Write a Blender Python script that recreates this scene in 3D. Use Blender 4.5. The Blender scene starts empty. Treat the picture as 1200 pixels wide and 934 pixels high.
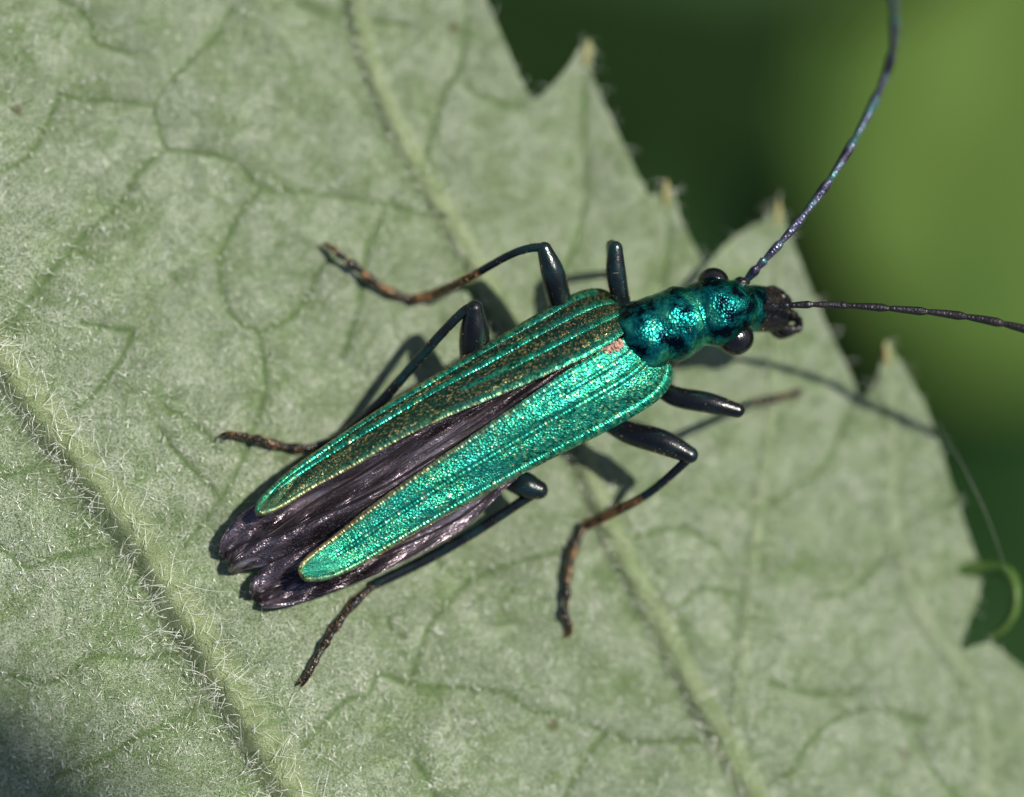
import bpy, math, random
import numpy as np
from mathutils import Vector, Matrix

random.seed(7)
RNG = np.random.default_rng(11)
SC = bpy.context.scene
COL = SC.collection
# One unit is about 1.3 mm; the camera looks straight down at a leaf that slopes away.
CAMZ = 33.333
SUN_AZ, SUN_EL = math.radians(27), math.radians(55)
SUN_DIR = Vector((math.cos(SUN_EL) * math.cos(SUN_AZ), math.cos(SUN_EL) * math.sin(SUN_AZ), math.sin(SUN_EL)))

# ---------------------------------------------------------------- camera, sky, sun
cam_data = bpy.data.cameras.new('camera')
cam = bpy.data.objects.new('camera', cam_data)
COL.objects.link(cam)
cam.location = (0, 0, CAMZ)
cam_data.sensor_width = 360
cam_data.lens = 1000
cam_data.clip_start = 0.1
cam_data.clip_end = 2000
cam_data.dof.use_dof = True
cam_data.dof.focus_distance = CAMZ - 1.16
cam_data.dof.aperture_fstop = 0.45
cam_data.dof.aperture_blades = 0
SC.camera = cam

world = bpy.data.worlds.new('World')
SC.world = world
world.use_nodes = True
wn = world.node_tree.nodes
sky = wn.new('ShaderNodeTexSky')
sky.sky_type = 'NISHITA'
sky.sun_disc = False
sky.sun_elevation = SUN_EL
sky.sun_rotation = math.atan2(SUN_DIR.x, SUN_DIR.y)
bg = wn['Background']
bg.inputs['Strength'].default_value = 0.07
world.node_tree.links.new(sky.outputs[0], bg.inputs['Color'])

sun_data = bpy.data.lights.new('sun', 'SUN')
sun_data.energy = 5.0
sun_data.angle = math.radians(0.55)
sun_data.color = (1.0, 0.945, 0.83)
sun = bpy.data.objects.new('sun', sun_data)
sun.rotation_euler = SUN_DIR.to_track_quat('Z', 'Y').to_euler()
sun.location = SUN_DIR * 60
COL.objects.link(sun)

SC.view_settings.view_transform = 'Standard'
SC.view_settings.look = 'None'
SC.view_settings.exposure = 0.40
SC.view_settings.gamma = 1.0
SC.view_settings.use_curve_mapping = False
SC.cycles.max_bounces = 8

# ---------------------------------------------------------------- helpers
def P(px, py, z):
    """a point on the photo's 1200 x 934 grid at height z"""
    s = (CAMZ - np.asarray(z, float)) / CAMZ / 100.0
    return np.stack([(np.asarray(px, float) - 600) * s, (467 - np.asarray(py, float)) * s,
                     np.asarray(z, float) + 0 * s], -1)

def PV(px, py, z):
    return Vector(P(px, py, z).tolist())

def zl(px, py):
    """height of the leaf surface"""
    u = (np.asarray(px, float) - 600) / 100
    v = (467 - np.asarray(py, float)) / 100
    z = -0.24 * (0.80 * (u + 0.4) + 0.60 * (v + 0.43))
    z = z + 0.05 * np.sin(u * 1.1 + v * 0.7 + 1.0) + 0.035 * np.sin(u * 2.1 - v * 1.7 + 2.0)
    z = z + 0.018 * np.sin(u * 4.3 + v * 3.1) + 0.014 * np.sin(v * 5.2 - u * 2.9 + 0.7)
    # blade drops beyond the frame so the leaf reads as an arched whole
    r = np.maximum(np.hypot(u / 7.5, v / 6.5) - 1.0, 0)
    return z - 1.5 * r ** 2

def spline(pts, n):
    """Catmull-Rom through pts (k,d), n samples"""
    p = np.asarray(pts, float)
    k = len(p)
    p = np.vstack([2 * p[0] - p[1], p, 2 * p[-1] - p[-2]])
    t = np.linspace(0, k - 1 - 1e-9, n)
    i = t.astype(int)
    f = (t - i)[:, None]
    a, b, c, d = p[i], p[i + 1], p[i + 2], p[i + 3]
    return 0.5 * (2 * b + (c - a) * f + (2 * a - 5 * b + 4 * c - d) * f ** 2 + (3 * b - a - 3 * c + d) * f ** 3)

def mesh_object(name, verts, faces, mats, parent=None, smooth=True, mat_idx=None):
    me = bpy.data.meshes.new(name)
    me.from_pydata(np.asarray(verts).tolist(), [], faces if isinstance(faces, list) else faces.tolist())
    for m in (mats if isinstance(mats, (list, tuple)) else [mats]):
        me.materials.append(m)
    if mat_idx is not None:
        me.polygons.foreach_set('material_index', np.asarray(mat_idx, dtype=np.int32))
    me.polygons.foreach_set('use_smooth', [smooth] * len(me.polygons))
    me.update()
    o = bpy.data.objects.new(name, me)
    COL.objects.link(o)
    if parent is not None:
        o.parent = parent
        o.matrix_parent_inverse = Matrix.Translation(-parent.location)
    return o

def tag(o, label=None, category=None, group=None, kind=None):
    for k, v in (('label', label), ('category', category), ('group', group), ('kind', kind)):
        if v:
            o[k] = v
    return o

def empty(name, loc):
    o = bpy.data.objects.new(name, None)
    o.location = loc
    o.empty_display_size = 0.3
    COL.objects.link(o)
    return o

def grid_faces(nu, nv, off=0):
    i = np.arange(nu - 1)[:, None] * nv + np.arange(nv - 1)[None, :]
    i = i.ravel() + off
    return np.stack([i, i + 1, i + nv + 1, i + nv], -1)

def tube(pts, radii, n=48, seg=14, flat=1.0, up=(0, 0, 1), caps=True, rfun=None):
    """tube along a spline of 3-D points; radii are per control point; flat scales the height"""
    c = spline(np.asarray(pts, float), n)
    r = np.maximum(spline(np.asarray(radii, float)[:, None] if np.ndim(radii[0]) == 0 else np.asarray(radii, float), n), 0.002)
    t = np.gradient(c, axis=0)
    t /= np.linalg.norm(t, axis=1)[:, None] + 1e-12
    if caps:                                            # rounded ends
        a = np.radians([22, 45, 65, 82])
        e0, e1 = r[0].min(), r[-1].min()
        c = np.vstack([c[0] - t[0] * (e0 * np.sin(a))[::-1, None], c, c[-1] + t[-1] * (e1 * np.sin(a))[:, None]])
        r = np.vstack([r[0] * np.cos(a)[::-1, None], r, r[-1] * np.cos(a)[:, None]])
        t = np.vstack([np.repeat(t[:1], 4, 0), t, np.repeat(t[-1:], 4, 0)])
        n = n + 8
    up = np.asarray(up, float)
    s = np.cross(t, up)
    # keep the side vector continuous where the limb runs vertical
    for i in range(n):
        l = np.linalg.norm(s[i])
        s[i] = s[i] / l if l > 0.15 else (s[i - 1] if i else np.array([1.0, 0, 0]))
        if i and np.dot(s[i], s[i - 1]) < 0:
            s[i] = -s[i]
    b = np.cross(s, t)
    a = np.linspace(0, 2 * math.pi, seg, endpoint=False)
    rw = r[:, 0]
    rh = r[:, -1] * (flat if r.shape[1] == 1 else 1.0)
    V = c[:, None, :] + np.cos(a)[None, :, None] * (rw[:, None] * s)[:, None, :] + np.sin(a)[None, :, None] * (rh[:, None] * b)[:, None, :]
    V = V.reshape(-1, 3)
    F = []
    for i in range(n - 1):
        for j in range(seg):
            k = (j + 1) % seg
            F.append([i * seg + j, i * seg + k, (i + 1) * seg + k, (i + 1) * seg + j])
    if caps:
        F.append(list(range(seg))[::-1])
        F.append([(n - 1) * seg + j for j in range(seg)])
    return V, F

class Build:
    def __init__(self):
        self.v, self.f, self.m, self.n = [], [], [], 0
    def add(self, vf, m=0):
        v, f = vf
        v = np.asarray(v)
        self.v.append(v)
        f = [list(q) for q in f]
        self.f += [[i + self.n for i in q] for q in f]
        self.m += [m] * len(f)
        self.n += len(v)
    def make(self, name, mats, parent=None):
        return mesh_object(name, np.vstack(self.v), self.f, mats, parent, True, self.m)

def hairs(roots, dirs, lengths, width, bend=0.25, sag=0.15, segs=3):
    """tapering three-sided curved hairs, all in one mesh"""
    n = len(roots)
    d = dirs / (np.linalg.norm(dirs, axis=1)[:, None] + 1e-9)
    side = np.cross(d, np.array([0, 0, 1.0]))
    side /= np.linalg.norm(side, axis=1)[:, None] + 1e-9
    up = np.cross(side, d)
    bn = RNG.normal(0, bend, n)[:, None]
    V = np.zeros((n, segs + 1, 3, 3))
    w = np.broadcast_to(np.asarray(width, float), (n,))
    for k in range(segs + 1):
        f = k / segs
        c = roots + d * (lengths * f)[:, None] + side * (bn * (lengths * f * f)[:, None]) - np.array([0, 0, 1.0]) * (sag * lengths * f * f)[:, None]
        r = (w * 0.5 * (1 - 0.8 * f))[:, None]
        for j in range(3):
            a = 2 * math.pi * j / 3
            V[:, k, j] = c + side * r * math.cos(a) + up * r * math.sin(a)
    V = V.reshape(-1, 3)
    base = np.arange(n)[:, None] * (segs + 1) * 3
    loc = []
    for k in range(segs):
        for j in range(3):
            q = (j + 1) % 3
            loc.append([k * 3 + j, k * 3 + q, k * 3 + 3 + q, k * 3 + 3 + j])
    F = (base[:, :, None] + np.array(loc)[None]).reshape(-1, 4)
    return V, F

def dist_poly(X, Y, pts):
    """distance in px from arrays X, Y to a polyline"""
    d = np.full(X.shape, 1e9)
    for (x0, y0), (x1, y1) in zip(pts[:-1], pts[1:]):
        dx, dy = x1 - x0, y1 - y0
        t = np.clip(((X - x0) * dx + (Y - y0) * dy) / (dx * dx + dy * dy + 1e-9), 0, 1)
        d = np.minimum(d, np.hypot(X - x0 - t * dx, Y - y0 - t * dy))
    return d

# ---------------------------------------------------------------- materials
class Mat:
    def __init__(self, name):
        self.m = bpy.data.materials.new(name)
        self.m.use_nodes = True
        self.t = self.m.node_tree
        self.b = self.t.nodes['Principled BSDF']
    def n(self, kind, **kw):
        nd = self.t.nodes.new('ShaderNode' + kind)
        for k, v in kw.items():
            if k.startswith('i_'):
                nd.inputs[k[2:]].default_value = v
            else:
                setattr(nd, k, v)
        return nd
    def l(self, a, b):
        self.t.links.new(a, b)
    def coord(self, scale=None):
        g = self.n('NewGeometry')
        if scale is None:
            return g.outputs['Position']
        mp = self.n('Mapping')
        mp.inputs['Scale'].default_value = scale
        self.l(g.outputs['Position'], mp.inputs['Vector'])
        return mp.outputs['Vector']
    def noise(self, scale, detail=3, rough=0.55, vec=None, dist=0.0):
        nd = self.n('TexNoise')
        nd.inputs['Scale'].default_value = scale
        nd.inputs['Detail'].default_value = detail
        nd.inputs['Roughness'].default_value = rough
        nd.inputs['Distortion'].default_value = dist
        self.l(vec if vec is not None else self.coord(), nd.inputs['Vector'])
        return nd
    def ramp(self, src, stops, mode='LINEAR'):
        r = self.n('ValToRGB')
        r.color_ramp.interpolation = mode
        e = r.color_ramp.elements
        while len(e) > 1:
            e.remove(e[-1])
        e[0].position, e[0].color = stops[0][0], (*stops[0][1], 1)
        for p, c in stops[1:]:
            x = e.new(p)
            x.color = (*c, 1)
        self.l(src, r.inputs['Fac'])
        return r.outputs['Color']
    def mix(self, fac, a, b, mode='MIX'):
        x = self.n('Mix', data_type='RGBA', blend_type=mode)
        for s, v in ((x.inputs[0], fac), (x.inputs[6], a), (x.inputs[7], b)):
            if hasattr(v, 'links'):
                self.l(v, s)
            else:
                s.default_value = (*v, 1) if isinstance(v, tuple) else v
        return x.outputs[2]
    def math(self, op, a, b=0.0):
        x = self.n('Math', operation=op)
        for s, v in ((x.inputs[0], a), (x.inputs[1], b)):
            if hasattr(v, 'links'):
                self.l(v, s)
            else:
                s.default_value = v
        return x.outputs[0]
    def bump(self, h, strength, dist, prev=None):
        b = self.n('Bump')
        b.inputs['Strength'].default_value = strength
        b.inputs['Distance'].default_value = dist
        self.l(h, b.inputs['Height'])
        if prev is not None:
            self.l(prev, b.inputs['Normal'])
        return b.outputs['Normal']
    def set(self, **kw):
        for k, v in kw.items():
            s = self.b.inputs[k.replace('_', ' ')]
            if hasattr(v, 'links'):
                self.l(v, s)
            else:
                s.default_value = (*v, 1) if isinstance(v, tuple) else v
        return self

def g3(v):
    return (v, v, v)

def leaf_underside():
    M = Mat('leaf_underside')
    big = M.noise(0.55, 3)
    mid = M.noise(2.2, 4, 0.6)
    fine = M.noise(40, 3, 0.7)
    grain = M.noise(85, 2, 0.6)
    base = M.ramp(mid.outputs['Fac'], [(0.30, (0.17, 0.26, 0.08)), (0.43, (0.27, 0.35, 0.185)), (0.57, (0.375, 0.435, 0.30)), (0.75, (0.46, 0.51, 0.39))])
    base = M.mix(M.ramp(big.outputs['Fac'], [(0.35, g3(0)), (0.65, g3(0.4))]), base, (0.43, 0.475, 0.39))
    # sparse bright green thin spots between the down
    sp = M.noise(3.1, 3, 0.65)
    base = M.mix(M.ramp(sp.outputs['Fac'], [(0.58, g3(0)), (0.72, g3(0.75))]), base, (0.16, 0.27, 0.07))
    # felt of down: light and dark grains
    base = M.mix(M.ramp(fine.outputs['Fac'], [(0.38, g3(0.95)), (0.56, g3(0))]), base, (0.10, 0.175, 0.06))
    base = M.mix(M.ramp(grain.outputs['Fac'], [(0.55, g3(0)), (0.68, g3(0.9))]), base, (0.74, 0.77, 0.68))
    # traced net of veins, and shade painted beside the ribs
    at = M.n('Attribute', attribute_name='vein_shade')
    base = M.mix(M.math('MULTIPLY', at.outputs['Fac'], 0.9), base, (0.11, 0.19, 0.055))
    rb = M.n('Attribute', attribute_name='rib')
    ribc = M.ramp(M.noise(5, 4, 0.6).outputs['Fac'], [(0.35, (0.27, 0.345, 0.16)), (0.65, (0.36, 0.425, 0.235))])
    ribc = M.mix(M.ramp(grain.outputs['Fac'], [(0.58, g3(0)), (0.72, g3(0.55))]), ribc, (0.58, 0.61, 0.48))
    base = M.mix(rb.outputs['Fac'], base, ribc)
    # finest net
    vo = M.n('TexVoronoi', feature='DISTANCE_TO_EDGE')
    vo.inputs['Scale'].default_value = 2.6
    wob = M.noise(1.8, 2)
    av = M.n('VectorMath', operation='MULTIPLY_ADD')
    M.l(wob.outputs['Color'], av.inputs[0])
    av.inputs[1].default_value = (0.5, 0.5, 0)
    M.l(M.coord((1, 1, 0)), av.inputs[2])
    M.l(av.outputs[0], vo.inputs['Vector'])
    for sc_, lo, hi in ((2.6, 0.86, 1.10), (8.0, 0.82, 1.14)):
        cv = M.n('TexVoronoi', feature='F1')
        cv.inputs['Scale'].default_value = sc_
        M.l(av.outputs[0], cv.inputs['Vector'])
        sp_ = M.n('SeparateColor')
        M.l(cv.outputs['Color'], sp_.inputs[0])
        base = M.mix(0.8, base, M.ramp(sp_.outputs[0], [(0.0, (lo * 0.97, lo, lo * 0.94)), (1.0, (hi, hi, hi))]), 'MULTIPLY')
    net = M.ramp(vo.outputs['Distance'], [(0.0, g3(1)), (0.04, g3(0))])
    lines = M.mix(M.ramp(M.noise(0.9, 2).outputs['Fac'], [(0.38, g3(0)), (0.55, g3(0.6))]), (0, 0, 0), net)
    base = M.mix(lines, base, (0.15, 0.235, 0.085))
    # a few brown specks
    dk = M.n('TexVoronoi', feature='F1')
    dk.inputs['Scale'].default_value = 0.8
    M.l(M.coord(), dk.inputs['Vector'])
    base = M.mix(M.ramp(dk.outputs['Distance'], [(0.03, g3(0.75)), (0.075, g3(0))]), base, (0.12, 0.10, 0.05))
    M.set(Base_Color=base, Roughness=0.62, Specular_IOR_Level=0.3)
    nrm = M.bump(fine.outputs['Fac'], 1.0, 0.075)
    nrm = M.bump(grain.outputs['Fac'], 0.5, 0.022, nrm)
    nrm = M.bump(net, 0.4, -0.04, nrm)
    M.set(Normal=nrm)
    tr = M.n('BsdfTranslucent')
    tr.inputs['Color'].default_value = (0.30, 0.42, 0.12, 1)
    mx = M.n('MixShader')
    mx.inputs[0].default_value = 0.12
    M.l(M.b.outputs[0], mx.inputs[1])
    M.l(tr.outputs[0], mx.inputs[2])
    M.l(mx.outputs[0], M.t.nodes['Material Output'].inputs['Surface'])
    return M.m

def hair_mat(name, col, rough=0.25, trans=0.4):
    M = Mat(name)
    M.set(Base_Color=col, Roughness=rough, Specular_IOR_Level=0.9)
    M.b.inputs['Transmission Weight'].default_value = trans
    return M.m

def elytron_mat():
    """metallic green cuticle with fine cross-wise shagreen"""
    M = Mat('elytron_green')
    uv = M.n('UVMap')
    def uvm(sx, sy):
        mp = M.n('Mapping')
        mp.inputs['Scale'].default_value = (sx, sy, 1)
        M.l(uv.outputs[0], mp.inputs['Vector'])
        return mp.outputs['Vector']
    cell = M.n('TexVoronoi', feature='F1')
    cell.inputs['Scale'].default_value = 1.0
    M.l(uvm(110, 11), cell.inputs['Vector'])
    cell2 = M.n('TexVoronoi', feature='F1')
    cell2.inputs['Scale'].default_value = 1.0
    M.l(uvm(320, 34), cell2.inputs['Vector'])
    rnd = M.n('SeparateColor')
    M.l(cell2.outputs['Color'], rnd.inputs[0])
    col = M.ramp(rnd.outputs[0], [(0.0, (0.004, 0.07, 0.05)), (0.35, (0.012, 0.25, 0.155)), (0.6, (0.022, 0.40, 0.26)), (0.82, (0.07, 0.52, 0.29)), (0.94, (0.24, 0.60, 0.27)), (1.0, (0.50, 0.55, 0.22))])  # lightest yellow-green cells are glints painted into the cuticle
    blot = M.noise(1.4, 3)
    col = M.mix(M.ramp(blot.outputs['Fac'], [(0.42, g3(0)), (0.62, g3(0.6))]), col, M.mix(rnd.outputs[1], (0.004, 0.12, 0.10), (0.02, 0.40, 0.33)))
    # bronze tone and painted shade between the ribs, written on the mesh
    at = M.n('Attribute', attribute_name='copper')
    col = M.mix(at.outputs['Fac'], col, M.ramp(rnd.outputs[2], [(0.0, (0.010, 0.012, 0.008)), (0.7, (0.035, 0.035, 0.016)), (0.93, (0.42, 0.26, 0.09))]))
    gd = M.n('Attribute', attribute_name='gold')
    col = M.mix(gd.outputs['Fac'], col, M.mix(rnd.outputs[0], (0.16, 0.085, 0.03), (0.62, 0.40, 0.15)))
    M.set(Base_Color=col, Metallic=0.9, Roughness=0.34)
    nrm = M.bump(cell.outputs['Distance'], 0.14, 0.02)
    nrm = M.bump(cell2.outputs['Distance'], 0.6, 0.013, nrm)
    M.set(Normal=nrm)
    return M.m

def chitin_mat(name, c0, c1, c2, metallic, rough, nscale=3.0, bumps=0.35, bdist=0.03, fscale=34, lv=(0.38, 0.51, 0.65)):
    M = Mat(name)
    nz = M.noise(nscale, 3, 0.6)
    col = M.ramp(nz.outputs['Fac'], [(lv[0], c0), (lv[1], c1), (lv[2], c2)])
    fine = M.n('TexVoronoi', feature='F1')
    fine.inputs['Scale'].default_value = fscale
    M.l(M.coord(), fine.inputs['Vector'])
    M.set(Base_Color=col, Metallic=metallic, Roughness=rough)
    nrm = M.bump(fine.outputs['Distance'], bumps, bdist)
    M.set(Normal=nrm)
    return M.m

def wing_mat():
    M = Mat('smoky_wing')
    uv = M.n('UVMap')
    mp = M.n('Mapping')
    mp.inputs['Scale'].default_value = (7, 3, 1)
    M.l(uv.outputs[0], mp.inputs['Vector'])
    str_ = M.noise(1.0, 4, 0.65, mp.outputs['Vector'])
    mp2 = M.n('Mapping')
    mp2.inputs['Scale'].default_value = (4, 4, 1)
    M.l(uv.outputs[0], mp2.inputs['Vector'])
    lon = M.noise(1.0, 3, 0.6, mp2.outputs['Vector'])
    fine = M.noise(55, 2, 0.7)
    col = M.ramp(lon.outputs['Fac'], [(0.36, (0.03, 0.024, 0.03)), (0.52, (0.13, 0.105, 0.125)), (0.66, (0.42, 0.35, 0.40))])  # dark folds and silvery sheen painted into the membrane colour
    col = M.mix(M.ramp(fine.outputs['Fac'], [(0.58, g3(0)), (0.70, g3(0.5))]), col, (0.70, 0.55, 0.60))  # pinkish sparkle painted on top
    M.set(Base_Color=col, Metallic=0.85, Roughness=0.30)
    nrm = M.bump(str_.outputs['Fac'], 0.75, 0.12)
    nrm = M.bump(fine.outputs['Fac'], 0.35, 0.015, nrm)
    M.set(Normal=nrm)
    return M.m

def plain(name, c0, c1, rough=0.6, scale=1.0, spec=0.3, trans=0.0, tcol=(0.2, 0.4, 0.05)):
    M = Mat(name)
    nz = M.noise(scale, 3)
    M.set(Base_Color=M.ramp(nz.outputs['Fac'], [(0.3, c0), (0.7, c1)]), Roughness=rough, Specular_IOR_Level=spec)
    if trans:
        tr = M.n('BsdfTranslucent')
        tr.inputs['Color'].default_value = (*tcol, 1)
        mx = M.n('MixShader')
        mx.inputs[0].default_value = trans
        M.l(M.b.outputs[0], mx.inputs[1])
        M.l(tr.outputs[0], mx.inputs[2])
        M.l(mx.outputs[0], M.t.nodes['Material Output'].inputs['Surface'])
    return M.m

m_leaf = leaf_underside()
m_hair = hair_mat('white_down', (0.86, 0.88, 0.80), 0.22, 0.15)
m_gold = hair_mat('golden_setae', (0.62, 0.36, 0.12), 0.3, 0.1)
m_elytron = elytron_mat()
m_body = chitin_mat('teal_cuticle', (0.002, 0.010, 0.018), (0.008, 0.22, 0.20), (0.09, 0.60, 0.32), 0.97, 0.29, 3.9, 0.5, 0.014, 34, (0.41, 0.54, 0.68))  # bright teal patches are highlights painted into black cuticle
m_leg = chitin_mat('black_green_cuticle', (0.004, 0.005, 0.007), (0.005, 0.007, 0.009), (0.005, 0.020, 0.022), 0.15, 0.27, 3.0, 0.18, 0.012, 45)
m_tarsus = chitin_mat('brown_tarsus', (0.005, 0.005, 0.006), (0.010, 0.008, 0.007), (0.05, 0.026, 0.012), 0.3, 0.27, 7.0, 0.5, 0.02, 40)
m_amber = chitin_mat('amber_shin', (0.012, 0.009, 0.007), (0.045, 0.026, 0.012), (0.14, 0.072, 0.026), 0.25, 0.3, 6.0, 0.5, 0.02, 40)
m_dark = chitin_mat('black_mouthparts', (0.004, 0.004, 0.006), (0.007, 0.006, 0.007), (0.014, 0.009, 0.008), 0.2, 0.32, 9.0, 0.5, 0.03, 20)
m_eye = chitin_mat('eye_black', (0.003, 0.003, 0.004), (0.004, 0.004, 0.005), (0.006, 0.005, 0.006), 0.0, 0.22, 3.0, 0.25, 0.01, 40)
m_antenna = chitin_mat('antenna_cuticle', (0.03, 0.026, 0.05), (0.10, 0.10, 0.16), (0.08, 0.20, 0.20), 0.75, 0.34, 3.0, 0.5, 0.02, 45)  # lighter blue-purple cuticle with the upper antenna's highlights painted in
m_black = chitin_mat('antenna_black', (0.01, 0.009, 0.012), (0.016, 0.013, 0.018), (0.03, 0.022, 0.024), 0.3, 0.42, 3.0, 0.5, 0.02, 45)
m_wing = wing_mat()
m_wingvein = plain('wing_vein_brown', (0.010, 0.008, 0.010), (0.022, 0.015, 0.017), 0.3, 3, 0.5)
m_crumb = plain('pink_crumb', (0.36, 0.20, 0.16), (0.55, 0.36, 0.29), 0.8, 20, 0.2)
m_tip = plain('tooth_tip_brown', (0.20, 0.15, 0.06), (0.25, 0.26, 0.11), 0.5, 5, 0.3)
m_curl = plain('fresh_green_margin', (0.03, 0.075, 0.012), (0.10, 0.17, 0.04), 0.4, 3, 0.4, 0.15)
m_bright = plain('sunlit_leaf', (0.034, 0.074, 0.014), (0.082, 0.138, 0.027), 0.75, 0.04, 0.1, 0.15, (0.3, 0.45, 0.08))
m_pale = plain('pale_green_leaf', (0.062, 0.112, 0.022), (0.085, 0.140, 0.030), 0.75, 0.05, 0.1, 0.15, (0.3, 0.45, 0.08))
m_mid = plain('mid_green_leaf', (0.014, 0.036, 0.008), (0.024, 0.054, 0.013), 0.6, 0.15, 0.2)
m_deep_shade = plain('shade_green_leaf', (0.007, 0.026, 0.005), (0.012, 0.036, 0.008), 0.7, 0.15, 0.1)  # deep shade put into the leaf colour
m_ground_shade = plain('shade_dark_ground', (0.006, 0.016, 0.004), (0.009, 0.022, 0.006), 0.9, 0.1, 0.05)  # near-black green puts foliage shade into the ground colour
m_thread = hair_mat('silk', (0.45, 0.45, 0.45), 0.3, 0.6)

# ---------------------------------------------------------------- ground far below
gr = mesh_object('ground', [(-900, -900, -115), (900, -900, -115), (900, 900, -115), (-900, 900, -115)], [[0, 1, 2, 3]], m_ground_shade)
tag(gr, 'ground far beneath the leaves, deep shade put into its dark colour', 'ground', kind='structure')

# ---------------------------------------------------------------- the big leaf
OUTLINE = [(520, -220), (545, -90), (570, 0), (590, 45), (609, 90), (624, 119), (633, 113), (650, 97), (668, 76), (681, 54), (689, 49),
           (697, 57), (692, 82), (703, 112), (724, 155), (745, 200), (764, 234), (771, 220), (780, 213), (790, 226), (798, 257),
           (812, 284), (825, 308), (834, 302), (846, 290), (868, 272), (896, 258), (907, 239), (915, 240), (922, 266), (936, 302), (955, 350), (976, 397), (998, 440),
           (1006, 469), (1016, 462), (1028, 448), (1033, 425), (1037, 404), (1044, 408), (1064, 440), (1085, 476), (1101, 520), (1116, 570), (1130, 612),
           (1143, 648), (1152, 672), (1146, 705), (1128, 745), (1124, 765), (1140, 757), (1162, 752), (1190, 775), (1225, 800), (1290, 850), (1310, 905), (1300, 930), (1340, 935),
           (1400, 1000), (1430, 1060), (1420, 1090), (1455, 1130), (1440, 1250), (1300, 1400), (900, 1450), (400, 1370), (0, 1250), (-350, 1000),
           (-480, 600), (-450, 200), (-250, -150), (50, -330), (350, -360)]
MIDRIB = [(-330, -60), (-200, 130), (-90, 298), (-30, 385), (5, 433), (60, 503), (112, 570), (165, 640), (215, 722), (268, 812), (330, 912), (390, 1010), (480, 1160), (570, 1300)]
SIDE = [[(385, -180), (405, -60), (425, 50), (452, 125), (488, 195), (520, 250), (550, 300), (592, 372), (642, 455), (690, 560), (722, 640), (760, 712), (800, 788), (842, 862), (885, 936), (930, 1010), (1010, 1130)],
        [(912, 300), (908, 380), (905, 450), (898, 530), (886, 620), (876, 700), (868, 780), (860, 850), (862, 888)],
        [(1040, 440), (1043, 480), (1041, 540), (1046, 620), (1066, 690), (1100, 755), (1136, 800), (1150, 860), (1152, 940), (1165, 1040)]]
SIDE_W = [32, 16, 22]
SIDE_H = [0.125, 0.03, 0.025]
NET = [[(270, 10), (255, 40), (215, 80), (188, 110), (182, 130), (190, 165), (197, 176)],
       [(197, 176), (240, 180), (275, 190), (295, 210), (306, 222)], [(306, 222), (345, 224), (400, 231), (455, 240), (520, 258)],
       [(306, 222), (285, 245), (268, 275), (258, 305), (262, 350), (277, 375), (305, 391)], [(305, 391), (340, 373), (365, 340), (372, 318), (395, 300)],
       [(305, 391), (309, 425), (311, 462), (298, 500), (282, 545), (255, 590), (215, 640)], [(190, 178), (160, 205), (140, 240), (98, 276), (60, 320), (25, 362), (0, 392)],
       [(70, 112), (105, 117), (140, 118), (178, 124)], [(70, 112), (52, 152), (35, 182), (0, 202)], [(55, -10), (103, 20), (113, 50), (150, 62)],
       [(195, 478), (215, 490), (240, 507), (256, 530)], [(185, 500), (205, 528), (235, 560), (255, 580)], [(95, 378), (140, 386), (155, 392), (135, 430), (102, 470), (72, 486)],
       [(0, 640), (30, 665), (60, 655), (120, 641), (150, 625)], [(10, 790), (60, 800), (110, 770), (165, 772), (215, 762), (240, 757)], [(60, 910), (120, 890), (150, 870), (230, 830), (262, 805)],
       [(652, 648), (600, 660), (550, 682), (520, 712), (502, 735), (490, 772), (478, 803)], [(550, 682), (525, 668), (505, 650)],
       [(478, 803), (540, 806), (590, 813), (622, 832), (660, 840), (712, 857), (742, 870), (800, 866), (842, 868)], [(712, 857), (690, 882), (662, 934), (640, 980)],
       [(478, 803), (445, 790), (430, 815), (400, 825), (330, 905)], [(485, 890), (500, 912), (512, 945)], [(455, 720), (458, 735), (470, 745)],
       [(880, 934), (925, 905), (940, 880), (962, 856), (1000, 834), (1045, 835), (1090, 850)], [(900, 800), (950, 812), (1000, 812)],
       [(492, 205), (520, 110), (538, 80), (546, 40), (548, -20)], [(545, 100), (570, 115), (600, 126), (616, 122)], [(685, 90), (684, 160), (686, 220), (678, 275), (660, 320), (640, 380)],
       [(330, -30), (345, 0), (375, 15), (425, 45)], [(340, -10), (400, 18), (480, 30)], [(782, 232), (784, 290), (776, 340)], [(955, 700), (1000, 690), (1045, 640)],
       [(905, 590), (950, 560), (975, 530), (1000, 470)], [(840, 640), (800, 620), (760, 625), (720, 640)], [(875, 700), (820, 690), (790, 720), (765, 722)],
       [(1120, 934), (1090, 900), (1080, 880), (1070, 860)], [(1046, 620), (1090, 600), (1118, 590)], [(455, 240), (430, 290), (420, 360), (400, 420)], [(0, 560), (60, 545), (95, 548)]]

def rdir(n, flat=0.5, prefer=None, spread=math.pi):
    a = RNG.uniform(0, 2 * math.pi, n) if prefer is None else prefer + RNG.normal(0, spread, n)
    return np.stack([np.cos(a), np.sin(a), RNG.uniform(0.1, flat, n)], -1)

def in_poly(X, Y, poly):
    p = np.asarray(poly, float)
    c = np.zeros(X.shape, bool)
    j = len(p) - 1
    for i in range(len(p)):
        xi, yi, xj, yj = p[i, 0], p[i, 1], p[j, 0], p[j, 1]
        hit = ((yi > Y) != (yj > Y)) & (X < (xj - xi) * (Y - yi) / (yj - yi + 1e-12) + xi)
        c ^= hit
        j = i
    return c

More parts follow.
